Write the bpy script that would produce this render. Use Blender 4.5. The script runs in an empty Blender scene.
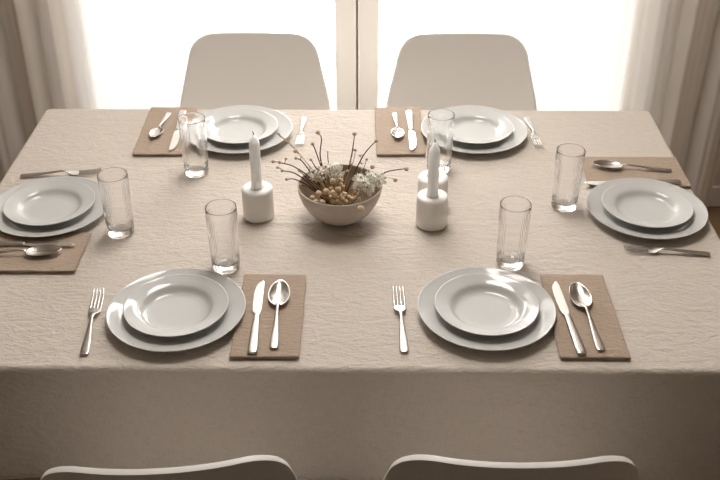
import bpy, bmesh, math, random
from mathutils import Vector, Matrix, noise

random.seed(7)
S = bpy.context.scene
C = S.collection
PI = math.pi

# ---------------------------------------------------------------- camera
cam_d = bpy.data.cameras.new('camera')
cam = bpy.data.objects.new('camera', cam_d)
C.objects.link(cam)
cam.location = (0, 0, 1.907)
cam.rotation_euler = (math.radians(90 - 33.024), 0, math.radians(0.441))
cam_d.sensor_width = 36
cam_d.lens = 36 * 980 / 720
cam_d.clip_start = 0.05
cam_d.dof.use_dof = True
cam_d.dof.focus_distance = 1.95
cam_d.dof.aperture_fstop = 20
S.camera = cam

# ---------------------------------------------------------------- world, daylight, exposure
W = bpy.data.worlds.new('world')
S.world = W
W.use_nodes = True
bg = W.node_tree.nodes['Background']
bg.inputs[0].default_value = (1.0, 0.82, 0.65, 1)     # the rest of the bright warm room behind the camera
bg.inputs[1].default_value = 0.06

def area(name, loc, rot, sx, sy, power, color):
    l = bpy.data.lights.new(name, 'AREA')
    l.shape = 'RECTANGLE'; l.size = sx; l.size_y = sy; l.energy = power; l.color = color
    o = bpy.data.objects.new(name, l); C.objects.link(o)
    o.location = loc; o.rotation_euler = rot
    o.visible_camera = True
    return o
# hazy daylight just outside the french window, shining into the room (-Y)
area('daylight', (-0.03, 3.75, 1.7), (math.radians(-90), 0, 0), 3.6, 3.5, 450, (1.0, 0.985, 0.96))

FILL_EMIT = 13.5                     # emission of the added fill lamp's opal diffuser
S.view_settings.view_transform = 'Standard'
S.view_settings.look = 'None'
S.view_settings.exposure = 0.13
S.view_settings.gamma = 1.0
S.view_settings.use_curve_mapping = False

# ---------------------------------------------------------------- materials
def newmat(name):
    m = bpy.data.materials.new(name); m.use_nodes = True
    nt = m.node_tree
    return m, nt, nt.nodes['Principled BSDF']

def N(nt, t, **kw):
    n = nt.nodes.new(t)
    for k, v in kw.items(): setattr(n, k, v)
    return n

def simple(name, col, rough=0.5, metal=0.0, spec=0.5, coat=0.0, sss=0.0, sss_r=0.01, var=0.0, vscale=30):
    m, nt, p = newmat(name)
    p.inputs['Base Color'].default_value = (*col, 1)
    p.inputs['Roughness'].default_value = rough
    p.inputs['Metallic'].default_value = metal
    p.inputs['Specular IOR Level'].default_value = spec
    p.inputs['Coat Weight'].default_value = coat
    p.inputs['Coat Roughness'].default_value = 0.04
    if sss:
        p.inputs['Subsurface Weight'].default_value = sss
        p.inputs['Subsurface Radius'].default_value = (1, 1, 1)
        p.inputs['Subsurface Scale'].default_value = sss_r
    if var:
        tc = N(nt, 'ShaderNodeTexCoord'); nz = N(nt, 'ShaderNodeTexNoise')
        nz.inputs['Scale'].default_value = vscale; nz.inputs['Detail'].default_value = 4
        nt.links.new(tc.outputs['Object'], nz.inputs['Vector'])
        r = N(nt, 'ShaderNodeValToRGB')
        r.color_ramp.elements[0].position = .3; r.color_ramp.elements[1].position = .7
        r.color_ramp.elements[0].color = (*[c * (1 - var) for c in col], 1)
        r.color_ramp.elements[1].color = (*[min(1, c * (1 + var)) for c in col], 1)
        nt.links.new(nz.outputs['Fac'], r.inputs[0]); nt.links.new(r.outputs[0], p.inputs['Base Color'])
    return m

def linen(name, col, wrinkle=1.0, weave=1.0, wscale=1.0):
    """woven linen: thread weave + slubs in colour and bump, soft horizontal creases"""
    m, nt, p = newmat(name)
    p.inputs['Roughness'].default_value = 0.9
    p.inputs['Specular IOR Level'].default_value = 0.15
    p.inputs['Sheen Weight'].default_value = 0.12
    p.inputs['Sheen Roughness'].default_value = 0.5
    L = nt.links.new
    tc = N(nt, 'ShaderNodeTexCoord')
    uv = tc.outputs['UV']
    def tex(sx, sy, scale, detail=3, rough=.55, dist=0.0):
        mp = N(nt, 'ShaderNodeMapping'); mp.inputs['Scale'].default_value = (sx, sy, 1)
        L(uv, mp.inputs[0])
        t = N(nt, 'ShaderNodeTexNoise'); t.inputs['Scale'].default_value = scale
        t.inputs['Detail'].default_value = detail; t.inputs['Roughness'].default_value = rough
        t.inputs['Distortion'].default_value = dist
        L(mp.outputs[0], t.inputs['Vector']); return t.outputs['Fac']
    warp = tex(40, 900, 1, 2); weft = tex(900, 40, 1, 2)          # threads
    mx = N(nt, 'ShaderNodeMath', operation='ADD'); L(warp, mx.inputs[0]); L(weft, mx.inputs[1])
    cr1 = tex(15 * wscale, 32 * wscale, 1, 4, .6, 1.6)             # creases, mostly running across
    cr2 = tex(58 * wscale, 105 * wscale, 1, 3, .55, 1.0)
    # colour
    ramp = N(nt, 'ShaderNodeValToRGB')
    ramp.color_ramp.elements[0].position = .7; ramp.color_ramp.elements[1].position = 1.3
    e = ramp.color_ramp.elements
    e[0].color = (*[c * .88 for c in col], 1); e[1].position = 1.0
    e[0].position = 0.72; e[1].color = (*[min(1, c * 1.03) for c in col], 1)
    L(mx.outputs[0], ramp.inputs[0]); L(ramp.outputs[0], p.inputs['Base Color'])
    b1 = N(nt, 'ShaderNodeBump'); b1.inputs['Strength'].default_value = .6 * wrinkle; b1.inputs['Distance'].default_value = .009
    b2 = N(nt, 'ShaderNodeBump'); b2.inputs['Strength'].default_value = .7 * wrinkle; b2.inputs['Distance'].default_value = .0035
    b3 = N(nt, 'ShaderNodeBump'); b3.inputs['Strength'].default_value = .35 * weave; b3.inputs['Distance'].default_value = .0006
    L(cr1, b1.inputs['Height']); L(cr2, b2.inputs['Height']); L(mx.outputs[0], b3.inputs['Height'])
    L(b1.outputs[0], b2.inputs['Normal']); L(b2.outputs[0], b3.inputs['Normal']); L(b3.outputs[0], p.inputs['Normal'])
    return m

M = {}
M['cloth'] = linen('cloth_linen', (.61, .54, .475))
M['napkin'] = linen('napkin_linen', (.42, .325, .25), .8, 1.0, 1.6)
M['porcelain'] = simple('porcelain', (.59, .585, .568), .06, spec=.5)
M['steel'] = simple('steel', (.62, .59, .56), .25, metal=1.0)
M['blade'] = simple('blade_steel', (.74, .72, .69), .14, metal=1.0)
M['shell'] = simple('chair_plastic', (.80, .77, .73), .38)
M['beech'] = simple('beech_wood', (.50, .34, .20), .5, var=.12, vscale=14)
M['dark_metal'] = simple('dark_metal', (.05, .05, .05), .4, metal=.8)
M['table_wood'] = simple('table_wood', (.30, .19, .11), .5, var=.15, vscale=9)
M['wall'] = simple('wall_paint', (.64, .56, .48), .9, spec=.2, var=.02, vscale=3)
M['ceiling'] = simple('ceiling_paint', (.80, .76, .70), .9, spec=.2)
M['white_paint'] = simple('white_paint', (.78, .74, .69), .45)
M['frame_paint'] = simple('frame_paint', (.80, .76, .71), .45)
M['wax'] = simple('wax', (1.0, .965, .92), .4, spec=.4, sss=.85, sss_r=.03)
M['plaster'] = simple('candle_holder_matt', (.92, .89, .85), .55, spec=.35, sss=.25, sss_r=.01)
M['wick'] = simple('wick', (.12, .10, .08), .9)
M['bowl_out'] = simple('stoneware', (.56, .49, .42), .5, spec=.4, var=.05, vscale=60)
M['bowl_in'] = simple('stoneware_inner_shade', (.30, .215, .145), .5, spec=.4, var=.12, vscale=40)  # brown inside, with the shade of the hollow worked into the colour
M['stem'] = simple('dry_stem', (.075, .045, .028), .8, var=.3, vscale=80)
M['straw'] = simple('straw', (.56, .42, .25), .85, var=.15, vscale=80)
M['bud'] = simple('dry_bud', (.66, .50, .33), .85, var=.22, vscale=300)
M['berry'] = simple('dry_seed_head', (.63, .48, .31), .85, var=.28, vscale=250)
M['petal'] = simple('dry_petal', (.97, .92, .83), .8, var=.08, vscale=120)
M['leaf'] = simple('dry_leaf', (.30, .17, .08), .85, var=.3, vscale=60)
M['terrace'] = simple('terrace_stone', (.7, .68, .65), .8)

def thin_glass(name, tint, edge_ior=1.45, rough=0.0):
    m, nt, p = newmat(name)
    nt.nodes.remove(p)
    out = nt.nodes['Material Output']
    fr = N(nt, 'ShaderNodeFresnel'); fr.inputs['IOR'].default_value = edge_ior
    tr = N(nt, 'ShaderNodeBsdfTransparent'); tr.inputs[0].default_value = (*tint, 1)
    gl = N(nt, 'ShaderNodeBsdfGlossy'); gl.inputs['Roughness'].default_value = rough
    gl.inputs[0].default_value = (1, 1, 1, 1)
    mx = N(nt, 'ShaderNodeMixShader')
    nt.links.new(fr.outputs[0], mx.inputs[0]); nt.links.new(tr.outputs[0], mx.inputs[1]); nt.links.new(gl.outputs[0], mx.inputs[2])
    nt.links.new(mx.outputs[0], out.inputs[0])
    return m
M['pane'] = thin_glass('window_glass', (.97, .97, .97))
m, nt, p = newmat('tumbler_glass')
p.inputs['Base Color'].default_value = (1, 1, 1, 1)
p.inputs['Roughness'].default_value = 0.02
p.inputs['IOR'].default_value = 1.32
p.inputs['Transmission Weight'].default_value = 1.0
M['glass'] = m

# sheer curtain: thin voile, part see-through, part glowing with the daylight behind it
m, nt, p = newmat('sheer_voile'); nt.nodes.remove(p)
d = N(nt, 'ShaderNodeBsdfDiffuse'); d.inputs[0].default_value = (.95, .88, .80, 1)
t = N(nt, 'ShaderNodeBsdfTranslucent'); t.inputs[0].default_value = (.31, .303, .293, 1)
tr = N(nt, 'ShaderNodeBsdfTransparent')
a = N(nt, 'ShaderNodeMixShader'); a.inputs[0].default_value = .33
b = N(nt, 'ShaderNodeMixShader'); b.inputs[0].default_value = .035
nt.links.new(d.outputs[0], a.inputs[1]); nt.links.new(t.outputs[0], a.inputs[2])
nt.links.new(a.outputs[0], b.inputs[1]); nt.links.new(tr.outputs[0], b.inputs[2])
nt.links.new(b.outputs[0], nt.nodes['Material Output'].inputs[0])
M['sheer'] = m

# plank floor
m, nt, p = newmat('wood_floor')
tc = N(nt, 'ShaderNodeTexCoord'); br = N(nt, 'ShaderNodeTexBrick')
mp = N(nt, 'ShaderNodeMapping'); mp.inputs['Rotation'].default_value = (0, 0, PI / 2)
nt.links.new(tc.outputs['Object'], mp.inputs[0]); nt.links.new(mp.outputs[0], br.inputs['Vector'])
br.inputs['Color1'].default_value = (.20, .115, .06, 1); br.inputs['Color2'].default_value = (.27, .16, .085, 1)
br.inputs['Mortar'].default_value = (.05, .03, .02, 1)
br.inputs['Scale'].default_value = 1; br.inputs['Mortar Size'].default_value = .002
br.inputs['Brick Width'].default_value = 1.4; br.inputs['Row Height'].default_value = .14
nz = N(nt, 'ShaderNodeTexNoise'); nz.inputs['Scale'].default_value = 5; nz.inputs['Detail'].default_value = 6
mp2 = N(nt, 'ShaderNodeMapping'); mp2.inputs['Scale'].default_value = (14, 1, 1)
nt.links.new(tc.outputs['Object'], mp2.inputs[0]); nt.links.new(mp2.outputs[0], nz.inputs['Vector'])
mxx = N(nt, 'ShaderNodeMix', data_type='RGBA', blend_type='MULTIPLY'); mxx.inputs[0].default_value = .5
nt.links.new(br.outputs[0], mxx.inputs[6]); nt.links.new(nz.outputs[0], mxx.inputs[7])
nt.links.new(mxx.outputs[2], p.inputs['Base Color']); p.inputs['Roughness'].default_value = .35
M['floor'] = m

# ---------------------------------------------------------------- builders
def obj(name, bm, mat, parent=None, smooth=True, kind=None, label=None):
    me = bpy.data.meshes.new(name)
    bmesh.ops.recalc_face_normals(bm, faces=bm.faces)
    bm.to_mesh(me); bm.free()
    for mm in (mat if isinstance(mat, (list, tuple)) else [mat]): me.materials.append(mm)
    if smooth:
        for pl in me.polygons: pl.use_smooth = True
    o = bpy.data.objects.new(name, me); C.objects.link(o)
    if parent: o.parent = parent
    if kind: o['kind'] = kind
    if label: o['label'] = label
    return o

def tag(o, label, cat, group=None):
    o['label'] = label; o['category'] = cat
    if group: o['group'] = group
    return o

def thing(name, label, cat, loc=(0, 0, 0), rz=0.0, group=None):
    o = bpy.data.objects.new(name, None); C.objects.link(o)
    o.empty_display_size = .05
    o.location = loc; o.rotation_euler = (0, 0, rz)
    return tag(o, label, cat, group)

def dup(root, loc, rz=0.0, label=None, scale=1.0):
    r = root.copy(); C.objects.link(r); r.location = loc; r.rotation_euler = (0, 0, rz); r.scale = (scale,) * 3
    if label: r['label'] = label
    for ch in list(root.children):
        c = ch.copy(); C.objects.link(c); c.parent = r
        for g in list(ch.children):
            e = g.copy(); C.objects.link(e); e.parent = c
    return r

def bx(bm, x0, x1, y0, y1, z0, z1, bevel=0):
    r = bmesh.ops.create_cube(bm, size=1)
    vs = r['verts']
    for v in vs:
        v.co = Vector(((x0 + x1) / 2 + v.co.x * (x1 - x0), (y0 + y1) / 2 + v.co.y * (y1 - y0), (z0 + z1) / 2 + v.co.z * (z1 - z0)))
    if bevel:
        es = list({e for v in vs for e in v.link_edges})
        bmesh.ops.bevel(bm, geom=es, offset=bevel, segments=3, affect='EDGES', profile=.5)
    return bm

def box(*a, **k): return bx(bmesh.new(), *a, **k)

def catmull(pts, n):
    """pts: list of equal-length tuples, resampled to n points per span"""
    out = []
    P = [pts[0]] + list(pts) + [pts[-1]]
    for i in range(1, len(P) - 2):
        p0, p1, p2, p3 = P[i - 1], P[i], P[i + 1], P[i + 2]
        for k in range(n):
            t = k / n
            out.append(tuple(.5 * (2 * b + (c - a) * t + (2 * a - 5 * b + 4 * c - d) * t * t + (3 * b - a - 3 * c + d) * t ** 3)
                             for a, b, c, d in zip(p0, p1, p2, p3)))
    out.append(tuple(pts[-1]))
    return out

def lathe(prof, seg=72, bm=None, fn=None):
    """prof: (r,z) from axis to axis; fn(r,z,ang)->r"""
    bm = bm or bmesh.new()
    rings = []
    for r, z in prof:
        if r < 1e-6: rings.append([bm.verts.new((0, 0, z))])
        else:
            ring = []
            for k in range(seg):
                a = 2 * PI * k / seg
                rr = fn(r, z, a) if fn else r
                ring.append(bm.verts.new((rr * math.cos(a), rr * math.sin(a), z)))
            rings.append(ring)
    for A, B in zip(rings, rings[1:]):
        for k in range(seg):
            k2 = (k + 1) % seg
            if len(A) == 1 and len(B) == 1: continue
            if len(A) == 1: bm.faces.new((A[0], B[k], B[k2]))
            elif len(B) == 1: bm.faces.new((A[k], A[k2], B[0]))
            else: bm.faces.new((A[k], A[k2], B[k2], B[k]))
    return bm

def tube(pts, rads, seg=8, bm=None):
    bm = bm or bmesh.new()
    pts = [Vector(p) for p in pts]; rings = []
    up = Vector((0, 0, 1)); prev = None
    for i, p in enumerate(pts):
        d = (pts[min(i + 1, len(pts) - 1)] - pts[max(i - 1, 0)]).normalized()
        if prev is None:
            ref = Vector((1, 0, 0)) if abs(d.x) < .8 else up
            u = d.cross(ref).normalized()
        else:
            u = (prev - d * prev.dot(d)).normalized()
        prev = u; w = d.cross(u)
        r = rads[i] if isinstance(rads, (list, tuple)) else rads
        rings.append([bm.verts.new(p + (u * math.cos(2 * PI * k / seg) + w * math.sin(2 * PI * k / seg)) * r) for k in range(seg)])
    for A, B in zip(rings, rings[1:]):
        for k in range(seg): bm.faces.new((A[k], A[(k + 1) % seg], B[(k + 1) % seg], B[k]))
    bm.faces.new(list(reversed(rings[0]))); bm.faces.new(rings[-1])
    return bm

def loft(stations, seg=14, power=2.6, bm=None, cx=0.0):
    """stations (y, halfwidth, zmid, halfthickness): a bar along +Y with a soft cross-section"""
    bm = bm or bmesh.new(); rings = []
    for st in stations:
        y, w, z, h = st[:4]; c = cx + (st[4] if len(st) > 4 else 0)
        ring = []
        for k in range(seg):
            a = 2 * PI * k / seg; ca, sa = math.cos(a), math.sin(a)
            ring.append(bm.verts.new((c + math.copysign(abs(ca) ** (2 / power), ca) * w, y, z + math.copysign(abs(sa) ** (2 / power), sa) * h)))
        rings.append(ring)
    for A, B in zip(rings, rings[1:]):
        for k in range(seg): bm.faces.new((A[k], A[(k + 1) % seg], B[(k + 1) % seg], B[k]))
    bm.faces.new(list(reversed(rings[0]))); bm.faces.new(rings[-1])
    return bm

# ---------------------------------------------------------------- room
XL, XR, YB, YF, ZC = -2.3, 2.2, 3.19, -0.9, 2.9
WX0, WX1, WZ0, WZ1 = -1.07, 1.00, 0.06, 2.76
obj('floor', box(XL - .15, XR + .15, YF, YB + .2, -.08, 0), M['floor'], smooth=False, kind='structure')
obj('ceiling', box(XL - .15, XR + .15, YF, YB + .2, ZC, ZC + .1), M['ceiling'], smooth=False, kind='structure')
def wall_back_bm():
    """one wall with a window opening cut through it"""
    bm = bmesh.new(); xs = [XL - .15, WX0, WX1, XR + .15]; zs = [0, WZ0, WZ1, ZC]
    V = {}
    for j, y in enumerate((YB, YB + .2)):
        for a, x in enumerate(xs):
            for c, z in enumerate(zs): V[j, a, c] = bm.verts.new((x, y, z))
    for j in (0, 1):
        for a in range(3):
            for c in range(3):
                if (a, c) != (1, 1): bm.faces.new([V[j, a, c], V[j, a + 1, c], V[j, a + 1, c + 1], V[j, a, c + 1]])
    def q(k1, k2): bm.faces.new([V[0, *k1], V[0, *k2], V[1, *k2], V[1, *k1]])
    for k1, k2 in (((1, 1), (2, 1)), ((2, 1), (2, 2)), ((2, 2), (1, 2)), ((1, 2), (1, 1))): q(k1, k2)
    for a in range(3): q((a, 0), (a + 1, 0)); q((a, 3), (a + 1, 3))
    for c in range(3): q((0, c), (0, c + 1)); q((3, c), (3, c + 1))
    return bm
obj('wall_back', wall_back_bm(), M['wall'], smooth=False, kind='structure')
obj('wall_left', box(XL - .15, XL, YF, YB, 0, ZC), M['wall'], smooth=False, kind='structure')
obj('wall_right', box(XR, XR + .15, YF, YB, 0, ZC), M['wall'], smooth=False, kind='structure')
for nm, x0, x1 in (('baseboard_back', WX1 + .05, XR), ('baseboard_back', XL, WX0 - .05)):
    obj(nm, box(x0, x1, YB - .018, YB, 0, .085, bevel=.004), M['white_paint'], smooth=False, kind='structure')
obj('baseboard_left', box(XL, XL + .018, YF, YB - .018, 0, .085), M['white_paint'], smooth=False, kind='structure')
obj('baseboard_right', box(XR - .018, XR, YF, YB - .018, 0, .085), M['white_paint'], smooth=False, kind='structure')
# terrace outside and the french window with its two casements
obj('trim_1', box(WX0 - .3, WX1 + .3, YB + .2, YB + .5, -.02, .02), M['terrace'], smooth=False, kind='structure')
win = bpy.data.objects.new('window_1', None); C.objects.link(win); win['kind'] = 'structure'
win.location = (0, YB, 0)
MX = -.035
fy0, fy1 = .015, .075
def casement(x0, x1, hx):
    bm = bmesh.new()
    st = .074; V = {}
    xs = [x0, x0 + st, x1 - st, x1]; zs = [WZ0 + .012, WZ0 + .13, WZ1 - .10, WZ1 - .012]
    for j, y in enumerate((fy0, fy1)):
        for a, x in enumerate(xs):
            for c, z in enumerate(zs): V[j, a, c] = bm.verts.new((x, y, z))
    for j in (0, 1):
        for a in range(3):
            for c in range(3):
                if (a, c) != (1, 1): bm.faces.new([V[j, a, c], V[j, a + 1, c], V[j, a + 1, c + 1], V[j, a, c + 1]])
    def q(k1, k2): bm.faces.new([V[0, *k1], V[0, *k2], V[1, *k2], V[1, *k1]])
    for k1, k2 in (((1, 1), (2, 1)), ((2, 1), (2, 2)), ((2, 2), (1, 2)), ((1, 2), (1, 1))): q(k1, k2)
    for a in range(3): q((a, 0), (a + 1, 0)); q((a, 3), (a + 1, 3))
    for c in range(3): q((0, c), (0, c + 1)); q((3, c), (3, c + 1))
    f = obj('casement_frame', bm, M['frame_paint'], win, smooth=False)
    bv = f.modifiers.new('bevel', 'BEVEL'); bv.width = .006; bv.segments = 3; bv.limit_method = 'ANGLE'
    obj('glass_pane', box(xs[1] - .004, xs[2] + .004, fy0 + .028, fy0 + .032, zs[1] - .004, zs[2] + .004), M['pane'], f, smooth=False)
casement(WX0 + .006, MX - .0025, 0); casement(MX + .0025, WX1 - .006, 0)
obj('rebate_strip', box(MX - .03, MX + .03, fy1 + .001, fy1 + .02, WZ0 + .002, WZ1 - .002), M['frame_paint'], win, smooth=False)

# unseen round fill lamp, added on the ceiling to brighten the table
m, nt, p = newmat('fill_opal')
p.inputs['Base Color'].default_value = (.9, .88, .84, 1)
p.inputs['Emission Color'].default_value = (1.0, .965, .92, 1); p.inputs['Emission Strength'].default_value = FILL_EMIT
M['opal'] = m
cl = thing('fill_light', 'added round opal fill lamp on the ceiling above the far side of the dining table', 'lamp', (-.03, 2.42, ZC))
obj('housing', lathe([(0, 0), (.47, 0), (.475, -.004), (.475, -.035), (.46, -.035), (.46, -.02), (0, -.02)], 64), M['white_paint'], cl)
obj('diffuser', lathe([(0, -.024), (.455, -.024), (.458, -.030), (.452, -.042), (.40, -.052), (0, -.060)], 64), M['opal'], cl)

# ---------------------------------------------------------------- curtains
def curtain(name, x_in, x_out, label, seed):
    """sheer curtain: flat and airy over the glass, gathered into deeper pleats towards the outer end"""
    bm = bmesh.new(); rnd = random.Random(seed)
    nx, nz = 420, 26
    sgn = 1 if x_out > x_in else -1; Wd = abs(x_out - x_in)
    ph = [rnd.uniform(0, 6.28) for _ in range(8)]
    grid = []; uvs = []
    for i in range(nx + 1):
        u = i / nx
        col = []
        for k in range(nz + 1):
            w = k / nz; z = .012 + w * (ZC - .03)
            s = u * Wd
            g = min(1, max(0, (s - .22) / .45))                       # gather
            amp = .008 + .015 * g
            swell = .86 + .14 * math.sin(2.1 * w + ph[0])
            y = amp * swell * math.sin(2 * PI * s / .135 + ph[1] + .5 * math.sin(2 * PI * s / .47 + ph[2]) + .25 * math.sin(1.3 * w + ph[3]))
            y += .22 * amp * math.sin(2 * PI * s / .058 + ph[4] + .6 * w)
            y += .012 * math.sin(2 * PI * s / .62 + ph[5])
            y += .0010 * math.sin(2 * PI * s / .024 + ph[6] + w)
            x = x_in + sgn * s + .012 * g * math.sin(3 * w + 9 * s + ph[7])
            col.append(bm.verts.new((x, 3.092 + y, z)))
        grid.append(col)
    for i in range(nx):
        for k in range(nz): bm.faces.new((grid[i][k], grid[i + 1][k], grid[i + 1][k + 1], grid[i][k + 1]))
    o = obj(name, bm, M['sheer'])
    return tag(o, label, 'curtain', 'sheer curtains at the french window')
curtain('curtain', -.325, -1.62, 'sheer off-white curtain hanging on the left half of the bright window', 3)
curtain('curtain', .245, 1.268, 'sheer off-white curtain hanging on the right half of the window, ending by the baseboard', 11)

# ---------------------------------------------------------------- table and cloth
TX0, TX1, TY0, TY1, TZ = -.878, .772, 1.351, 2.440, .75
tb = thing('dining_table', 'rectangular dining table hidden beneath the beige linen tablecloth', 'table', ((TX0 + TX1) / 2, (TY0 + TY1) / 2, 0))
hx, hy = (TX1 - TX0) / 2 - .004, (TY1 - TY0) / 2 - .004
obj('tabletop', box(-hx, hx, -hy, hy, TZ - .034, TZ - .004, bevel=.004), M['table_wood'], tb, smooth=False)
bm = bmesh.new(); ax, ay = hx - .09, hy - .09
V = [[bm.verts.new((sx * (ax - i * .022), sy * (ay - i * .022), z)) for sx, sy in ((-1, -1), (1, -1), (1, 1), (-1, 1))] for i in (0, 1) for z in (TZ - .115, TZ - .034)]
for k in range(4):
    k2 = (k + 1) % 4
    bm.faces.new((V[0][k], V[0][k2], V[1][k2], V[1][k])); bm.faces.new((V[2][k], V[2][k2], V[3][k2], V[3][k]))
    bm.faces.new((V[0][k], V[0][k2], V[2][k2], V[2][k])); bm.faces.new((V[1][k], V[1][k2], V[3][k2], V[3][k]))
obj('apron', bm, M['table_wood'], tb, smooth=False)
for sx in (-1, 1):
    for sy in (-1, 1):
        cx, cy = sx * (hx - .055), sy * (hy - .055)
        bm = bmesh.new()
        rings = [[bm.verts.new((cx + a * w, cy + b * w, z)) for a, b in ((-1, -1), (1, -1), (1, 1), (-1, 1))] for z, w in ((0, .022), (TZ - .034, .034))]
        for k in range(4): bm.faces.new((rings[0][k], rings[0][(k + 1) % 4], rings[1][(k + 1) % 4], rings[1][k]))
        bm.faces.new(rings[0][::-1]); bm.faces.new(rings[1])
        obj('leg', bm, M['table_wood'], tb, smooth=False)

def cloth_height(x, y):
    """soft wrinkles and ironed-in fold lines of the linen, always at or below z=TZ"""
    h = noise.noise(Vector((x * 7, y * 22, 1.3))) * .0007 + noise.noise(Vector((x * 19, y * 46, 7.7))) * .00045
    h -= .0016
    for yf, a in ((1.848, .0022),):                                    # the fold line that runs across
        h += a * math.exp(-((y - yf - .004 * noise.noise(Vector((x * 4, 0, 3)))) / .0042) ** 2) * (.75 + .25 * math.sin(x * 5 + 1))
    return min(h, 0.0004)

def tablecloth():
    bm = bmesh.new(); uvl = bm.loops.layers.uv.new('uv')
    DROP, R, rc = .252, .011, .016
    def axis(a, b, step):
        xs = []
        e = a - DROP - R
        ts = [e + (DROP + R - .022) * k / 16 for k in range(16)] + [a - .022 + .0044 * k for k in range(5)]
        n = int((b - a) / step)
        mid = [a + (b - a) * k / n for k in range(n + 1)]
        return ts + mid + [a + b - t for t in reversed(ts)]
    xs = axis(TX0 + rc, TX1 - rc, .0085); ys = axis(TY0 + rc, TY1 - rc, .0075)
    G = []
    for x in xs:
        row = []
        for y in ys:
            qx = min(max(x, TX0 + rc), TX1 - rc); qy = min(max(y, TY0 + rc), TY1 - rc)
            d = Vector((x - qx, y - qy)); s = d.length
            if s < 1e-9:
                row.append(bm.verts.new((x, y, TZ + cloth_height(x, y)))); continue
            n = d / s
            e = s - (rc - R)
            if e <= 0: row.append(bm.verts.new((x, y, TZ - .001))); continue
            a = min(e / R, PI / 2); L = max(0, e - R * PI / 2)
            out = (rc - R) + R * math.sin(a)
            t = max(0, L - .028)
            cornerness = min(abs(n.x), abs(n.y)) * 2 ** .5
            ang = math.atan2(n.y, n.x)
            along = x * abs(n.y) + y * abs(n.x)
            out += .12 * t + .006 * t / DROP * math.sin(along * 9 + 2) + .004 * t / DROP * math.sin(along * 23)
            out += cornerness * t * (.28 * math.cos(6 * ang + .4) + .10)
            z = TZ - .001 - R * (1 - math.cos(a)) - L
            row.append(bm.verts.new((qx + n.x * out, qy + n.y * out, z)))
        G.append(row)
    for i in range(len(xs) - 1):
        for k in range(len(ys) - 1):
            f = bm.faces.new((G[i][k], G[i + 1][k], G[i + 1][k + 1], G[i][k + 1]))
            for lp, (a, b) in zip(f.loops, ((i, k), (i + 1, k), (i + 1, k + 1), (i, k + 1))): lp[uvl].uv = (xs[a], ys[b])
    bmesh.ops.recalc_face_normals(bm, faces=bm.faces)
    o = obj('tablecloth', bm, M['cloth'])
    so = o.modifiers.new('solid', 'SOLIDIFY'); so.thickness = .0014; so.offset = -1
    return tag(o, 'beige wrinkled linen tablecloth covering the dining table and hanging over its front', 'tablecloth')
tablecloth()

# ---------------------------------------------------------------- chairs
def shell_bm():
    prof = [  # y, z, halfwidth, curl, curl power      (front lip -> back top), sitter faces +Y
        (.245, .392, .165, .004), (.235, .408, .195, .008), (.205, .418, .212, .014), (.12, .414, .222, .030),
        (.0, .404, .226, .042), (-.10, .404, .230, .050), (-.165, .425, .234, .055), (-.205, .475, .237, .058),
        (-.228, .54, .237, .055), (-.247, .61, .228, .048), (-.262, .68, .212, .040), (-.274, .74, .198, .034), (-.281, .785, .189, .030), (-.284, .806, .185, .028)]
    st = catmull(prof, 6)
    last = st[-8:]; st = st[:-8] + catmull(last, 4)
    rows = []; bm = bmesh.new(); m = 32
    # arclength to the top for the rounded top corners
    acc = [0]
    for a, b in zip(st, st[1:]): acc.append(acc[-1] + math.hypot(b[0] - a[0], b[1] - a[1]))
    tot = acc[-1]; rc = .066
    for i, (y, z, w, c) in enumerate(st):
        a, b = st[max(i - 1, 0)], st[min(i + 1, len(st) - 1)]
        ty, tz = b[0] - a[0], b[1] - a[1]; l = math.hypot(ty, tz)
        ny, nz = -(-tz / l), -ty / l                                  # towards the sitter
        ny, nz = (tz / l, -ty / l)
        d = tot - acc[i]
        wf = w
        if d < rc:
            q = (rc - d) / rc; w = w - rc + rc * max(1 - q ** 2.3, 0) ** (1 / 2.3)
        row = []
        for k in range(m + 1):
            t = -1 + 2 * k / m
            f = c * abs(t * w / wf) ** 2.2
            row.append(bm.verts.new((w * t, y + ny * f, z + nz * f)))
        rows.append(row)
    for A, B in zip(rows, rows[1:]):
        for k in range(m): bm.faces.new((A[k], A[k + 1], B[k + 1], B[k]))
    return bm
GROUP_CH = 'white moulded dining chairs'
def make_chair():
    t = thing('dining_chair', '', 'chair', group=GROUP_CH)
    s = obj('seat_shell', shell_bm(), M['shell'], t)
    so = s.modifiers.new('solid', 'SOLIDIFY'); so.thickness = .011; so.offset = 0
    bv = s.modifiers.new('bevel', 'BEVEL'); bv.width = .005; bv.segments = 3; bv.limit_method = 'ANGLE'; bv.angle_limit = 1.0
    for sx in (-1, 1):
        for sy in (-1, 1):
            obj('leg', tube([(sx * .215, -.01 + sy * .205, 0), (sx * .14, -.01 + sy * .125, .385)], [.009, .0135], 16), M['beech'], t)
    for sx in (-1, 1):
        obj('leg_brace', tube([(sx * .16, -.01 - .147, .28), (sx * .16, -.01 + .147, .28)], .004, 10), M['dark_metal'], t)
    for sy in (-1, 1):
        obj('seat_mount', tube([(-.13, -.01 + sy * .115, .372), (0, -.01 + sy * .115, .384), (.13, -.01 + sy * .115, .372)], .007, 10), M['dark_metal'], t)
    return t
ch = make_chair()
ch.location = (-.345, 2.57, 0); ch.rotation_euler.z = PI
ch['label'] = 'white moulded chair facing the camera in front of the left window casement'
dup(ch, (.291, 2.57, 0), PI, 'white moulded chair facing the camera in front of the right window casement')
dup(ch, (-.335, 1.333, 0), math.radians(5), 'white moulded chair at the near side, its back top below the near-left plates')
dup(ch, (.234, 1.350, 0), 0, 'white moulded chair at the near side, its back top below the near-right plates')

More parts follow.
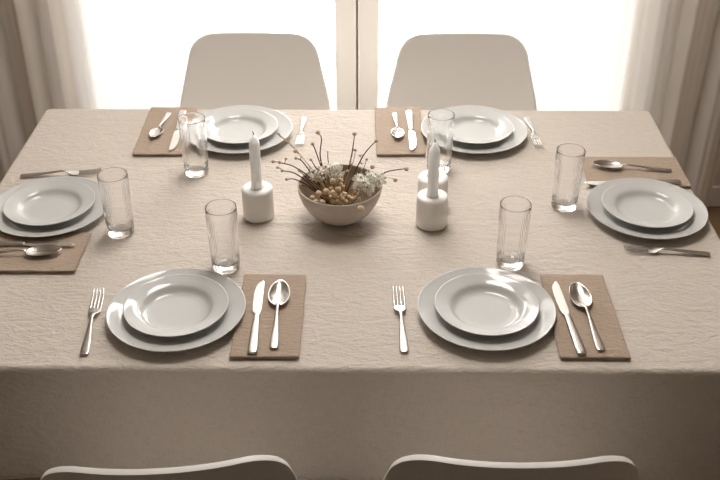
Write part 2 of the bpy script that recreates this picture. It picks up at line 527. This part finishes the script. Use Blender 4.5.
# ---------------------------------------------------------------- plates
TOP = TZ + .0004
def dinner_plate_bm():
    p = [(0, .0045), (.06, .0045), (.082, .0048), (.090, .0058), (.096, .0085), (.102, .0112), (.115, .0148), (.128, .0182), (.1335, .0200),
         (.1352, .0208), (.1358, .0200), (.1350, .0188), (.128, .0152), (.112, .0108), (.100, .0068), (.092, .0030), (.0885, 0), (.0855, 0), (.084, .0018), (.05, .0020), (0, .0020)]
    return lathe(p, 96)
def salad_plate_bm():
    p = [(0, .0048), (.045, .0048), (.058, .0053), (.064, .0078), (.068, .0125), (.0715, .0168), (.076, .0192), (.086, .0218), (.096, .0246), (.1005, .0260),
         (.1022, .0266), (.1028, .0259), (.102, .0248), (.094, .0218), (.082, .0186), (.074, .0158), (.069, .0100), (.064, .0038), (.061, 0), (.058, 0), (.0565, .0022), (.03, .0024), (0, .0024)]
    return lathe(p, 96)
places = [  # (centre of the plate stack, where)
    ((-.371, 1.533), 'near-left place setting'), ((.236, 1.541), 'near-right place setting'),
    ((-.334, 2.308), 'far-left setting'), ((.281, 2.312), 'far-right setting'),
    ((-.723, 1.915), 'left-end place setting'), ((.638, 1.917), 'right-end place setting')]
dp = tag(obj('dinner_plate', dinner_plate_bm(), M['porcelain']), '', 'plate', 'large white dinner plates')
sp = tag(obj('salad_plate', salad_plate_bm(), M['porcelain']), '', 'plate', 'small white rimmed plates')
for i, ((x, y), where) in enumerate(places):
    a = dp if i == 0 else dup(dp, (0, 0, 0)); b = sp if i == 0 else dup(sp, (0, 0, 0))
    k = (.0158, .0158, .0135, .0135, .0135, .0135)[i]; x, y = x * (1 - k), y * (1 - k)
    a.location = (x, y, TOP); b.location = (x, y, TOP + .0051); b.scale = (.975, .975, .86); a.scale = (.98, .98, .95) if i not in (2, 3) else (1.01, 1.01, .95)
    a['label'] = 'large white dinner plate under the smaller one at the ' + where
    b['label'] = 'small white deep-rimmed plate on the dinner plate at the ' + where

# ---------------------------------------------------------------- napkins
def napkin_bm(w, l, seed, th=.0066, layers=3):
    """folded linen: one closed body, its edge stepped into stacked layers, softly rounded and a little uneven"""
    rnd = random.Random(seed); bm = bmesh.new(); uvl = bm.loops.layers.uv.new('uv')
    off = rnd.uniform(0, 50)
    nx, ny = 26, 36
    def wob(x, y, k): return noise.noise(Vector((x * 28 + off, y * 28, k * 3.1)))
    # side profile: (inset, height) going up through the layers
    side = []
    lt = th / layers
    for k in range(layers):
        for a in (-.9, -.45, 0, .45, .9):
            side.append((.0008 * (1 - math.cos(a * PI / 2)) + (.0022 if abs(a) == .9 else 0), lt * (k + .5 + a * .5)))
    per = []
    for i in range(nx): per.append((-1 + 2 * i / nx, -1))
    for i in range(ny): per.append((1, -1 + 2 * i / ny))
    for i in range(nx): per.append((1 - 2 * i / nx, 1))
    for i in range(ny): per.append((-1, 1 - 2 * i / ny))
    rings = []
    for j, (ins, h) in enumerate(side):
        k = j // 5; ring = []
        for u, v in per:
            X = u * (w / 2 - ins); Y = v * (l / 2 - ins)
            e = .0011 * wob(X, Y, k)
            X += e * abs(u) ** 3 * math.copysign(1, u) * 1.2 + .0016 * (k - 1) * (1 if abs(v) < 1 else .4) * u * rnd.uniform(.9, 1)
            Y += e * abs(v) ** 3 * math.copysign(1, v) * 1.2
            ring.append(bm.verts.new((X, Y, h + (h / th) * .0009 * wob(X * .5, Y * .5, 9))))
        rings.append(ring)
    n = len(per)
    for A, B in zip(rings, rings[1:]):
        for k in range(n): bm.faces.new((A[k], A[(k + 1) % n], B[(k + 1) % n], B[k]))
    def cap(ring, z, top):
        g = {}
        idx = 0
        for i in range(nx): g[i, 0] = ring[idx]; idx += 1
        for i in range(ny): g[nx, i] = ring[idx]; idx += 1
        for i in range(nx): g[nx - i, ny] = ring[idx]; idx += 1
        for i in range(ny): g[0, ny - i] = ring[idx]; idx += 1
        for i in range(1, nx):
            for k in range(1, ny):
                X = (-1 + 2 * i / nx) * w / 2 * .992; Y = (-1 + 2 * k / ny) * l / 2 * .992
                zz = z + (.0009 * wob(X * .5, Y * .5, 9) + .0004 * wob(X, Y, 5) if top else 0)
                g[i, k] = bm.verts.new((X, Y, zz))
        for i in range(nx):
            for k in range(ny): bm.faces.new((g[i, k], g[i + 1, k], g[i + 1, k + 1], g[i, k + 1]))
    cap(rings[0], side[0][1], False); cap(rings[-1], side[-1][1], True)
    for f in bm.faces:
        for lp in f.loops: lp[uvl].uv = (lp.vert.co.x + off, lp.vert.co.y + lp.vert.co.z)
    return bm
NAP_T = .0074
def napkin(x, y, w, l, rz, label, seed):
    o = obj('napkin', napkin_bm(w, l, seed), M['napkin'])
    o.location = (x, y, TOP); o.rotation_euler.z = rz
    tag(o, label, 'napkin', 'folded brown linen napkins')
napkin(-.185, 1.510, .125, .262, .0, 'folded brown linen napkin right of the near-left plates, under knife and spoon', 1)
napkin(.418, 1.513, .126, .264, -.004, 'folded brown linen napkin right of the near-right plates, under knife and spoon', 2)
napkin(-.522, 2.294, .125, .272, .012, 'folded brown linen napkin left of the far-left plates, under spoon and knife', 3)
napkin(.084, 2.298, .120, .272, .01, 'folded brown linen napkin left of the far-right plates, under spoon and knife', 4)
napkin(-.731, 1.722, .262, .148, .0, 'folded brown linen napkin in front of the left-end plates, near the table edge', 5)
napkin(.645, 2.081, .238, .146, .0, 'folded brown linen napkin tucked behind the right-end plates', 6)

# ---------------------------------------------------------------- cutlery (along +Y, business end at +Y, lowest point at z=0)
def make_fork():
    t = thing('fork', '', 'fork', group='steel forks')
    h = catmull([(0, .0035, .0030, .0010), (.0015, .0065, .0030, .0014), (.006, .0085, .0031, .0017), (.020, .0086, .0036, .0019), (.055, .0066, .0058, .0021), (.088, .0042, .0092, .0022), (.106, .0034, .0108, .0022), (.117, .0042, .0096, .0018), (.1245, .0068, .0074, .0013)], 5)
    obj('handle', loft(h), M['steel'], t)
    bm = loft(catmull([(.1225, .0058, .0078, .0013), (.128, .0100, .0062, .0010), (.133, .0122, .0046, .0010), (.140, .0127, .0036, .0009), (.146, .0127, .0032, .0009)], 4), bm=None)
    o = obj('tine_head', bm, M['steel'], t)
    for k in range(4):
        cx = -.0105 + .007 * k
        tn = catmull([(.1455, .0021, .0032, .0009, cx), (.165, .0020, .0036, .0009, cx), (.189, .0017, .0056, .0008, cx * .97), (.203, .0012, .0092, .0006, cx * .94), (.2055, .0006, .0102, .0004, cx * .94)], 4)
        obj('tine', loft(tn, 8), M['steel'], o)
    return t
def make_spoon():
    t = thing('spoon', '', 'spoon', group='steel spoons')
    h = catmull([(0, .0035, .0030, .0010), (.0015, .0065, .0030, .0014), (.006, .0083, .0031, .0017), (.020, .0083, .0036, .0019), (.055, .0062, .0060, .0021), (.090, .0039, .0100, .0022), (.114, .0031, .0122, .0022), (.124, .0036, .0118, .0018), (.1285, .0060, .0108, .0012)], 5)
    obj('handle', loft(h), M['steel'], t)
    bm = bmesh.new(); nr, na = 12, 48; rings = []
    for r in range(nr + 1):
        q = r / nr; ring = []
        for k in range(na if r else 1):
            a = 2 * PI * k / na
            yy = q * math.sin(a) * .0405; egg = 1 - .14 * math.sin(a) * q
            x = q * math.cos(a) * .0212 * egg
            rimz = .0108 + .0022 * q * math.sin(a)
            z = rimz - .0095 * (1 - q ** 2.2)
            ring.append(bm.verts.new((x, .1665 + yy, z)))
        rings.append(ring)
    for A, B in zip(rings, rings[1:]):
        for k in range(na):
            if len(A) == 1: bm.faces.new((A[0], B[k], B[(k + 1) % na]))
            else: bm.faces.new((A[k], A[(k + 1) % na], B[(k + 1) % na], B[k]))
    o = obj('spoon_bowl', bm, M['steel'], t)
    so = o.modifiers.new('solid', 'SOLIDIFY'); so.thickness = .0011; so.offset = 0
    return t
def make_knife():
    t = thing('knife', '', 'knife', group='steel table knives')
    h = catmull([(0, .0040, .0032, .0016), (.0015, .0075, .0032, .0026), (.006, .0094, .0032, .0031), (.025, .0094, .0033, .0032), (.07, .0078, .0036, .0034), (.105, .0064, .0038, .0033), (.117, .0056, .0038, .0028)], 5)
    obj('handle', loft(h), M['steel'], t)
    # blade: (y, left x, right x); straight spine on the right, belly on the left, rounded tip
    b = catmull([(.116, -.0050, .0050), (.121, -.0058, .0054), (.127, -.0084, .0066), (.14, -.0098, .0072), (.17, -.0104, .0074), (.195, -.0096, .0074), (.212, -.0066, .0072), (.221, -.0026, .0066), (.226, .0016, .0054), (.2275, .0034, .0044)], 5)
    bm = bmesh.new(); rings = []
    for y, l, r in b:
        zc = .0036
        rings.append([bm.verts.new(v) for v in ((l, y, zc), (l * .35 + r * .65, y, zc + .0010), (r, y, zc + .0008), (r, y, zc - .0008), (l * .35 + r * .65, y, zc - .0010))])
    for A, B in zip(rings, rings[1:]):
        for k in range(5): bm.faces.new((A[k], A[(k + 1) % 5], B[(k + 1) % 5], B[k]))
    bm.faces.new(rings[0][::-1]); bm.faces.new(rings[-1])
    o = obj('blade', bm, M['blade'], t)
    ms = o.modifiers.new('split', 'EDGE_SPLIT'); ms.split_angle = .5
    return t
protos = {'fork': (make_fork(), .2055), 'spoon': (make_spoon(), .2072), 'knife': (make_knife(), .2275)}
used = set()
def cutlery(kind, a, b, z, label, scale=None):
    """a = end of the handle, b = the other end"""
    pr, L = protos[kind]
    d = Vector((b[0] - a[0], b[1] - a[1])); rz = math.atan2(d.y, d.x) - PI / 2
    sc = scale or d.length / L
    loc = (a[0], a[1], z)
    if kind in used: dup(pr, loc, rz, label, sc)
    else:
        used.add(kind); pr.location = loc; pr.rotation_euler.z = rz; pr.scale = (sc,) * 3; pr['label'] = label
ZN = TOP + NAP_T
cutlery('fork', (-.516, 1.386), (-.533, 1.582), TOP, 'steel fork lying left of the near-left plates, tines pointing away')
cutlery('fork', (.071, 1.398), (.064, 1.596), TOP, 'steel fork lying left of the near-right plates, tines pointing away')
cutlery('fork', (-.168, 2.378), (-.172, 2.212), TOP, 'steel fork lying right of the far-left plates, tines towards the flower bowl')
cutlery('fork', (.428, 2.382), (.436, 2.206), TOP, 'steel fork lying right of the far-right plates, tines towards the camera')
cutlery('fork', (-.832, 2.052), (-.640, 2.073), TOP, 'steel fork lying behind the left-end plates, tines pointing right')
cutlery('fork', (.727, 1.727), (.548, 1.744), TOP, 'steel fork lying in front of the right-end plates, tines pointing left')
cutlery('knife', (-.207, 1.383), (-.212, 1.610), ZN, 'steel knife on the brown napkin beside the near-left plates')
cutlery('knife', (.394, 1.385), (.378, 1.611), ZN, 'steel knife on the brown napkin beside the near-right plates')
cutlery('knife', (-.495, 2.399), (-.487, 2.170), ZN, 'steel knife on the brown napkin beside the far-left plates')
cutlery('knife', (.114, 2.403), (.116, 2.174), ZN, 'steel knife on the brown napkin beside the far-right plates')
cutlery('knife', (-.846, 1.744), (-.618, 1.741), ZN, 'steel knife on the brown napkin in front of the left-end plates')
cutlery('knife', (.742, 2.022), (.522, 2.012), ZN, 'steel knife half hidden behind the right-end plates on the napkin', 1.0)
cutlery('spoon', (-.169, 1.398), (-.172, 1.602), ZN, 'steel spoon on the brown napkin right of the near-left plates')
cutlery('spoon', (.431, 1.396), (.418, 1.600), ZN, 'steel spoon on the brown napkin right of the near-right plates')
cutlery('spoon', (-.531, 2.388), (-.545, 2.230), ZN, 'small steel spoon on the brown napkin left of the far-left plates')
cutlery('spoon', (.074, 2.391), (.081, 2.230), ZN, 'small steel spoon on the brown napkin left of the far-right plates')
cutlery('spoon', (-.836, 1.698), (-.640, 1.712), ZN, 'steel spoon on the brown napkin in front of the left-end plates')
cutlery('spoon', (.735, 2.077), (.548, 2.101), ZN, 'steel spoon on the brown napkin behind the right-end plates')

# ---------------------------------------------------------------- tumblers
def tumbler_bm():
    R0, R1 = .0288, .0318
    out = [(0, .0010), (.020, .0006), (.0255, 0), (.0278, .0012), (R0, .0045)]
    n = 16
    for k in range(1, n + 1):
        z = .0045 + (.1435 - .0045) * k / n
        out.append((R0 + (R1 - R0) * k / n, z))
    out += [(R1 - .0002, .1447), (R1 - .0006, .1450), (R1 - .0010, .1446)]
    for k in range(n, -1, -1):
        z = .020 + (.143 - .020) * k / n
        out.append((R0 - .0012 + (R1 - R0) * k / n, z))
    out += [(R0 - .004, .0165), (R0 - .010, .0150), (0, .0142)]
    def ribs(r, z, a):
        if r < .026 or z < .02 or z > .136: return r
        s = min(1, (z - .02) / .02) * min(1, (.136 - z) / .006)
        return r + -.00055 * s * math.cos(46 * a)
    return lathe(out, 184, fn=ribs)
tum = tag(obj('tumbler', tumbler_bm(), M['glass']), '', 'glass', 'tall ribbed glass tumblers')
for i, (x, y, lb) in enumerate([
        (-.291, 1.675, 'tall ribbed glass tumbler just behind the near-left plates'),
        (.300, 1.692, 'tall ribbed glass tumbler just behind the near-right plates'),
        (-.411, 2.077, 'tall ribbed glass tumbler before the far-left plates'),
        (.176, 2.101, 'tall ribbed glass tumbler behind the right-hand candle, by the far-right plates'),
        (-.537, 1.806, 'tall ribbed glass tumbler right of the left-end plates'),
        (.451, 1.924, 'tall ribbed glass tumbler left of the right-end plates')]):
    o = tum if i == 0 else dup(tum, (0, 0, 0))
    o.location = (x, y, TOP); o['label'] = lb; o.rotation_euler.z = .37 * i

# ---------------------------------------------------------------- candles
def holder_bm(h, r):
    return lathe([(0, .0012), (r - .006, .001), (r - .004, 0), (r - .0015, .0012), (r, .004), (r, h - .006), (r - .0018, h - .0018), (r - .006, h),
                  (.0165, h), (.0142, h - .0012), (.0136, h - .004), (.0136, h - .018), (0, h - .018)], 64)
GH = 'round white candle holders'
h1 = tag(obj('candle_holder', holder_bm(.075, .0345), M['plaster']), 'round white candle holder left of the flower bowl, holding a white taper', 'candle holder', GH)
h1.location = (-.242, 1.877, TOP)
h2 = dup(h1, (.144, 1.846, TOP), 0, 'round white candle holder right of the flower bowl, the nearer one holding a taper')
h3 = tag(obj('candle_holder', holder_bm(.075, .0345), M['plaster']), 'round white candle holder without taper, standing behind the right-hand candle', 'candle holder', GH)
h3.location = (.150, 1.930, TOP)
def make_taper():
    t = thing('taper_candle', 'slim white taper candle in the holder left of the flower bowl', 'candle', group='white taper candles')
    obj('candle_body', lathe([(0, 0), (.0118, 0), (.0124, .001), (.0128, .012), (.0122, .03), (.0116, .124), (.0112, .1285), (.0102, .1305), (.0062, .1385), (.0022, .1452), (0, .1462)], 40), M['wax'], t)
    obj('wick', tube([(0, 0, .1452), (.0002, 0, .1495), (-.0008, .0002, .1525), (-.0030, .0004, .1548)], [.0010, .0010, .0009, .0006], 8), M['wick'], t)
    return t
tp = make_taper(); tp.location = (-.242, 1.877, TOP + .0573)
dup(tp, (.144, 1.846, TOP + .0573), 1.1, 'slim white taper candle in the holder right of the flower bowl')

# ---------------------------------------------------------------- bowl of dried flowers
BX, BY = -.059, 1.874
bowl_p = [(0, .0110), (.030, .0118), (.048, .0185), (.065, .0330), (.079, .0530), (.0860, .0690), (.0894, .0815), (.0902, .0842), (.0918, .0852), (.0934, .0840),
          (.0932, .0810), (.0908, .0660), (.0840, .0475), (.072, .0280), (.056, .0120), (.045, .0052), (.041, .0014), (.0395, 0), (.036, 0), (.035, .003), (0, .0032)]
bm = lathe(bowl_p, 96)
for f in bm.faces:
    f.material_index = 0
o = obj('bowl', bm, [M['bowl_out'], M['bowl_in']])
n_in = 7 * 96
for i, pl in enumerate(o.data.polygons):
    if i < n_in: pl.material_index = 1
o.location = (BX, BY, TOP)
tag(o, 'round taupe stoneware bowl of dried flowers at the table centre', 'bowl')

def ball_bm(r, seed, lump=.12):
    bm = bmesh.new(); bmesh.ops.create_icosphere(bm, subdivisions=3, radius=r)
    for v in bm.verts:
        n_ = v.co.normalized()
        v.co += n_ * r * lump * noise.noise(n_ * 4.5 + Vector((seed * 5.1, 0, 0)))
    return bm
balls = [ball_bm(1.0, k) for k in range(3)]
ball_me = []
for k, b_ in enumerate(balls):
    me = bpy.data.meshes.new('bud'); b_.to_mesh(me); b_.free()
    for pl in me.polygons: pl.use_smooth = True
    ball_me.append(me)
bud_me = [m_.copy() for m_ in ball_me]; [m_.materials.append(M['bud']) for m_ in bud_me]
berry_me = [m_.copy() for m_ in ball_me]; [m_.materials.append(M['berry']) for m_ in berry_me]
def ball(name, parent, p, r, mes):
    o = bpy.data.objects.new(name, random.choice(mes)); C.objects.link(o); o.parent = parent
    o.location = p; o.scale = (r, r, r * random.uniform(.92, 1.08)); o.rotation_euler = (random.random() * 6, random.random() * 6, 0)
    return o
BZ = TOP
B0 = Vector((BX, BY, BZ))
GT = 'dried button twigs in the bowl'
def twig(pts, buds, label, r0=.0020, mat='stem', group=GT):
    """pts: stem from the bowl outwards, relative to the bowl foot; buds: (point index or xyz, radius)"""
    base = Vector(pts[0])
    t = thing('dried_twig', label, 'dried twig', B0 + base, 0, group)
    P = [Vector(p) - base for p in catmull(pts, 6)]
    n = len(P)
    obj('stem', tube(P, [r0 * (1 - .55 * i / n) for i in range(n)], 7), M[mat], t)
    for q, r in buds:
        q = Vector(q) - base
        s = min(P, key=lambda v: (v - q).length)
        if (s - q).length > r * 1.05:
            obj('side_stem', tube([s, (s + q) / 2 + Vector((0, 0, .001)), q], [.0008, .0007, .0005], 6), M[mat], t)
        ball('bud', t, q, r, bud_me)
    return t
#  x right, y away, z up, metres from the bowl foot
twig([(-.012, .015, .022), (-.030, .035, .075), (-.044, .050, .125), (-.041, .062, .165), (-.049, .066, .176)], [((-.049, .066, .178), .0046)], 'dark twig with one tan button, tallest at the back left of the bowl')
twig([(-.010, .010, .022), (-.032, .030, .080), (-.050, .046, .130), (-.059, .050, .156)], [((-.060, .050, .158), .0044), ((-.043, .039, .118), .0022)], 'dark twig with one tan button leaning left beside the tallest twig')
twig([(-.008, .006, .022), (-.036, .022, .078), (-.062, .034, .124)], [((-.064, .035, .127), .0034)], 'short dark twig with a small tan bud at the back left of the bowl')
twig([(.000, .016, .022), (.014, .036, .080), (.026, .056, .130), (.032, .064, .172)], [((.032, .064, .176), .0050), ((.031, .060, .139), .0030)], 'dark upright twig with one tan button at the back of the bowl')
twig([(.003, .010, .022), (.026, .030, .080), (.052, .050, .130), (.078, .058, .160)], [((.080, .058, .162), .0042), ((.045, .048, .130), .0034), ((.048, .046, .112), .0028)], 'long dark twig leaning right at the back of the bowl, buds along it')
twig([(.012, .006, .022), (.048, .030, .070), (.070, .046, .100)], [((.072, .047, .103), .0052)], 'short twig with one tan button over the back right rim of the bowl')
twig([(.014, .000, .022), (.070, .010, .082), (.100, .012, .108), (.140, .012, .117)], [((.146, .012, .117), .0050)], 'dark twig reaching far right over the rim of the bowl with a tan button')
twig([(.014, -.006, .022), (.070, -.002, .078), (.104, -.002, .102), (.118, -.004, .100)], [((.122, -.004, .098), .0046)], 'thin straw twig with a tan button just beyond the right rim', .0008, 'straw')
twig([(-.010, .002, .022), (-.060, .012, .088), (-.100, .018, .118), (-.128, .020, .126)], [((-.132, .020, .128), .0040), ((-.146, .020, .130), .0040), ((-.118, .022, .136), .0034)], 'dark twig reaching far left of the bowl with three tan buds')
twig([(-.012, -.004, .022), (-.064, .002, .082), (-.098, .006, .108), (-.122, .008, .113)], [((-.126, .008, .114), .0038), ((-.136, .009, .121), .0034)], 'dark twig reaching left over the rim with two tan buds')
twig([(-.012, -.010, .022), (-.062, -.006, .078), (-.096, -.004, .098), (-.112, -.004, .099)], [((-.116, -.004, .099), .0036)], 'dark twig lying lowest over the left rim with one tan bud')
twig([(-.010, .006, .022), (-.058, .020, .092), (-.082, .030, .124), (-.094, .034, .130)], [((-.097, .034, .131), .0036), ((-.084, .031, .136), .0022)], 'dark twig leaning back left with a small tan bud')
twig([(-.010, .012, .022), (-.058, .034, .094), (-.096, .052, .136)], [((-.099, .054, .138), .0048)], 'thin pale twig with a tan button at the left of the bowl', .0007, 'straw')
twig([(.010, -.012, .022), (.030, -.050, .070), (.044, -.082, .100), (.047, -.096, .086)], [((.047, -.098, .081), .0072)], 'short straw twig bent over the front rim of the bowl with a large tan ball', .001, 'straw')

twig([(-.014, .000, .022), (-.040, .004, .060), (-.072, .012, .092), (-.088, .022, .104)], [((-.090, .023, .106), .0034), ((-.070, .015, .098), .0028)], 'short brown twig just above the left rim, between the longer ones', .0016)
twig([(-.014, -.006, .022), (-.040, -.012, .058), (-.066, -.016, .084), (-.084, -.016, .092)], [((-.086, -.016, .092), .0032)], 'short brown twig resting on the front left rim with a small bud', .0016)
twig([(-.006, .014, .022), (-.016, .030, .078), (-.026, .044, .116), (-.027, .050, .140)], [], 'bare dark stub standing upright at the back of the bowl', .0016)
twig([(.006, .010, .022), (.012, .028, .076), (.030, .046, .118), (.034, .052, .140)], [((.034, .052, .142), .0034), ((.024, .042, .112), .0030), ((.016, .036, .098), .0030)], 'straw twig with a few pale buds beside the upright dark twig', .0014, 'straw')
twig([(.010, .010, .022), (.030, .030, .070), (.052, .044, .100), (.058, .050, .118)], [((.059, .050, .120), .0032), ((.048, .042, .100), .0028)], 'straw twig with two pale buds leaning to the back right', .0014, 'straw')
twig([(-.004, -.012, .022), (-.012, -.030, .060), (-.016, -.040, .084)], [((-.016, -.040, .088), .0046)], 'short dark twig rising behind the front seed heads of the bowl', .0018)

# knobbly seed heads massed at the front of the bowl
GS = 'tan seed heads in the bowl'
def seed_sprig(base, heads, label):
    t = thing('seed_head_sprig', label, 'dried seed heads', B0 + Vector(base), 0, GS)
    b = Vector(base)
    for q, r in heads:
        q = Vector(q) - b
        obj('stem', tube([(0, 0, 0), q * .5 + Vector((0, 0, .006)), q], .0009, 6), M['straw'], t)
        ball('seed_head', t, q, r * .88, berry_me)
rs = random.Random(5)
seed_sprig((-.012, -.006, .020), [((-.028, -.052, .096), .0082), ((-.044, -.054, .092), .0078), ((-.050, -.066, .078), .0070), ((-.036, -.068, .078), .0080), ((-.058, -.052, .080), .0066)], 'cluster of round tan seed heads at the front left inside the bowl')
hd = []
for k in range(26):
    u = k / 26
    hd.append(((-.004 + rs.uniform(-.015, .015), -.030 - .038 * rs.random(), .070 + .045 * rs.random()), rs.uniform(.0042, .0066)))
seed_sprig((0, -.012, .018), hd, 'dense column of small tan seed heads at the middle front of the bowl')
hd = [((.016 + rs.uniform(-.014, .018), -.052 + rs.uniform(-.016, .014), .070 + rs.uniform(0, .020)), rs.uniform(.0034, .0056)) for k in range(14)]
seed_sprig((.010, -.014, .018), hd, 'low cluster of tan seed heads under the white blossom, front right of the bowl')
hd = [((-.030 + rs.uniform(-.022, .022), .018 + rs.uniform(-.02, .02), .085 + rs.uniform(0, .026)), rs.uniform(.003, .0052)) for k in range(12)]
seed_sprig((-.012, .004, .018), hd, 'loose tan seed heads at the back left inside the bowl')

# white dried blossom: sprigs of small star florets
def floret_me(seed):
    bm = bmesh.new(); rnd = random.Random(seed)
    c = bm.verts.new((0, 0, 0)); cb = bm.verts.new((0, 0, -.12))
    n = 6; pr = []
    for k in range(n):
        a = 2 * PI * k / n + rnd.uniform(-.2, .2); L = rnd.uniform(.8, 1.15); up = rnd.uniform(.15, .6)
        d = Vector((math.cos(a), math.sin(a), 0)); s = Vector((-math.sin(a), math.cos(a), 0))
        p1 = d * .45 * L + s * .2 + Vector((0, 0, up * .35)); p2 = d * L + Vector((0, 0, up)); p3 = d * .45 * L - s * .2 + Vector((0, 0, up * .35))
        v1, v2, v3 = (bm.verts.new(p) for p in (p1, p2, p3))
        u1, u3 = bm.verts.new(p1 - Vector((0, 0, .1))), bm.verts.new(p3 - Vector((0, 0, .1)))
        bm.faces.new((c, v1, v2, v3)); bm.faces.new((cb, u3, v2, u1))
        bm.faces.new((v1, u1, v2)); bm.faces.new((v3, v2, u3)); bm.faces.new((c, cb, u1, v1)); bm.faces.new((c, v3, u3, cb))
    me = bpy.data.meshes.new('floret'); bmesh.ops.recalc_face_normals(bm, faces=bm.faces); bm.to_mesh(me); bm.free(); me.materials.append(M['petal'])
    return me
fl_me = [floret_me(k) for k in range(4)]
def blossom(base, centre, rx, ry, rz, n, label, seed, size=.0068):
    rnd = random.Random(seed); b = Vector(base)
    t = thing('blossom_sprig', label, 'dried flowers', B0 + b, 0, 'white dried blossom sprigs in the bowl')
    c = Vector(centre) - b
    top = c - Vector((0, 0, rz * .6))
    bm = tube(catmull([(0, 0, 0), tuple(top * .55 + Vector((0, 0, .004))), tuple(top)], 5), [.0011] * 11, 6)
    obj('stem', bm, M['straw'], t)
    for k in range(n):
        while True:
            q = Vector((rnd.uniform(-1, 1), rnd.uniform(-1, 1), rnd.uniform(-.7, 1)))
            if .35 < q.length < 1: break
        nrm = q.normalized()
        p = c + Vector((q.x * rx, q.y * ry, q.z * rz))
        if k % 3 == 0: obj('stalk', tube([top, (top + p) / 2 + Vector((0, 0, .002)), p], .0005, 5), M['straw'], t)
        o = bpy.data.objects.new('floret', rnd.choice(fl_me)); C.objects.link(o); o.parent = t
        o.location = p; o.rotation_euler = nrm.to_track_quat('Z', 'Y').to_euler(); o.rotation_euler.z += rnd.uniform(0, 6)
        s = size * rnd.uniform(.7, 1.25); o.scale = (s, s, s)
blossom((.010, 0, .020), (.054, -.026, .100), .027, .030, .024, 95, 'white dried blossom sprig filling the right front of the bowl', 21)
blossom((.012, .004, .020), (.076, -.004, .100), .024, .026, .020, 70, 'white dried blossom sprig reaching over the right rim of the bowl', 22)
blossom((-.004, .006, .020), (-.012, .014, .106), .022, .022, .024, 70, 'white dried blossom sprig standing upright at the middle of the bowl', 23)
blossom((-.010, .004, .020), (-.050, .014, .102), .022, .020, .016, 40, 'white dried blossom sprig at the back left of the bowl', 24, .0060)

# dry brown leaves low in the bowl, and a pale feathery grass plume
def leaf_bm(L, w, bend):
    bm = bmesh.new(); n = 10; rows = []
    for i in range(n + 1):
        u = i / n; ww = max(w * math.sin(PI * (u ** .8)), .0003)
        rows.append([bm.verts.new((s * ww, u * L, bend * u * u + .25 * ww * abs(s))) for s in (-1, -.5, 0, .5, 1)])
    for A, B in zip(rows, rows[1:]):
        for k in range(4): bm.faces.new((A[k], A[k + 1], B[k + 1], B[k]))
    return bm
for k, (px, py, pz, rx, rz, L, lb) in enumerate([
        (-.012, -.004, .030, .80, 1.35, .068, 'curled dry brown leaf on the left inside the bowl'),
        (-.006, -.010, .030, .78, 2.10, .066, 'curled dry brown leaf at the front left inside the bowl'),
        (.000, .012, .030, .95, -.25, .070, 'curled dry brown leaf at the back of the bowl'),
        (.010, .006, .030, .85, -1.15, .064, 'curled dry brown leaf on the right inside the bowl'),
        (-.006, .010, .030, .95, .70, .070, 'curled dry brown leaf at the back left inside the bowl')]):
    o = obj('dried_leaf', leaf_bm(L, .013, .008), M['leaf'])
    so = o.modifiers.new('solid', 'SOLIDIFY'); so.thickness = .0005
    o.location = B0 + Vector((px, py, pz)); o.rotation_euler = (rx, 0, rz)
    tag(o, lb, 'dried leaf', 'dry brown leaves in the bowl')
t = thing('grass_plume', 'pale feathery grass plume leaning out behind the left of the bowl', 'dried grass', B0 + Vector((-.012, .008, .022)))
P = catmull([(0, 0, 0), (-.045, .030, .070), (-.090, .066, .112), (-.126, .094, .132)], 8)
obj('stem', tube(P, [.0007] * len(P), 6), M['straw'], t)
bm = bmesh.new(); rg = random.Random(9)
tip = [Vector(p) for p in P[14:]]
core = tube(tip, [.0012] * len(tip), 6, bm)
for i, p in enumerate(tip):
    ax = (tip[min(i + 1, len(tip) - 1)] - tip[max(i - 1, 0)]).normalized()
    for k in range(9):
        d = (ax * 1.1 + Vector((rg.uniform(-1, 1), rg.uniform(-1, 1), rg.uniform(-1, 1))) * .55).normalized()
        q = p + d * rg.uniform(.006, .012); s = d.cross(Vector((.3, .2, .9))).normalized() * .0005
        a_, b_, c_ = bm.verts.new(p - s), bm.verts.new(p + s), bm.verts.new(q)
        e_ = bm.verts.new((p + q) / 2 + d.cross(s).normalized() * .0006)
        bm.faces.new((a_, b_, e_)); bm.faces.new((b_, c_, e_)); bm.faces.new((c_, a_, e_)); bm.faces.new((a_, c_, b_))
o = obj('plume', bm, M['straw'], t); o['kind'] = 'stuff'
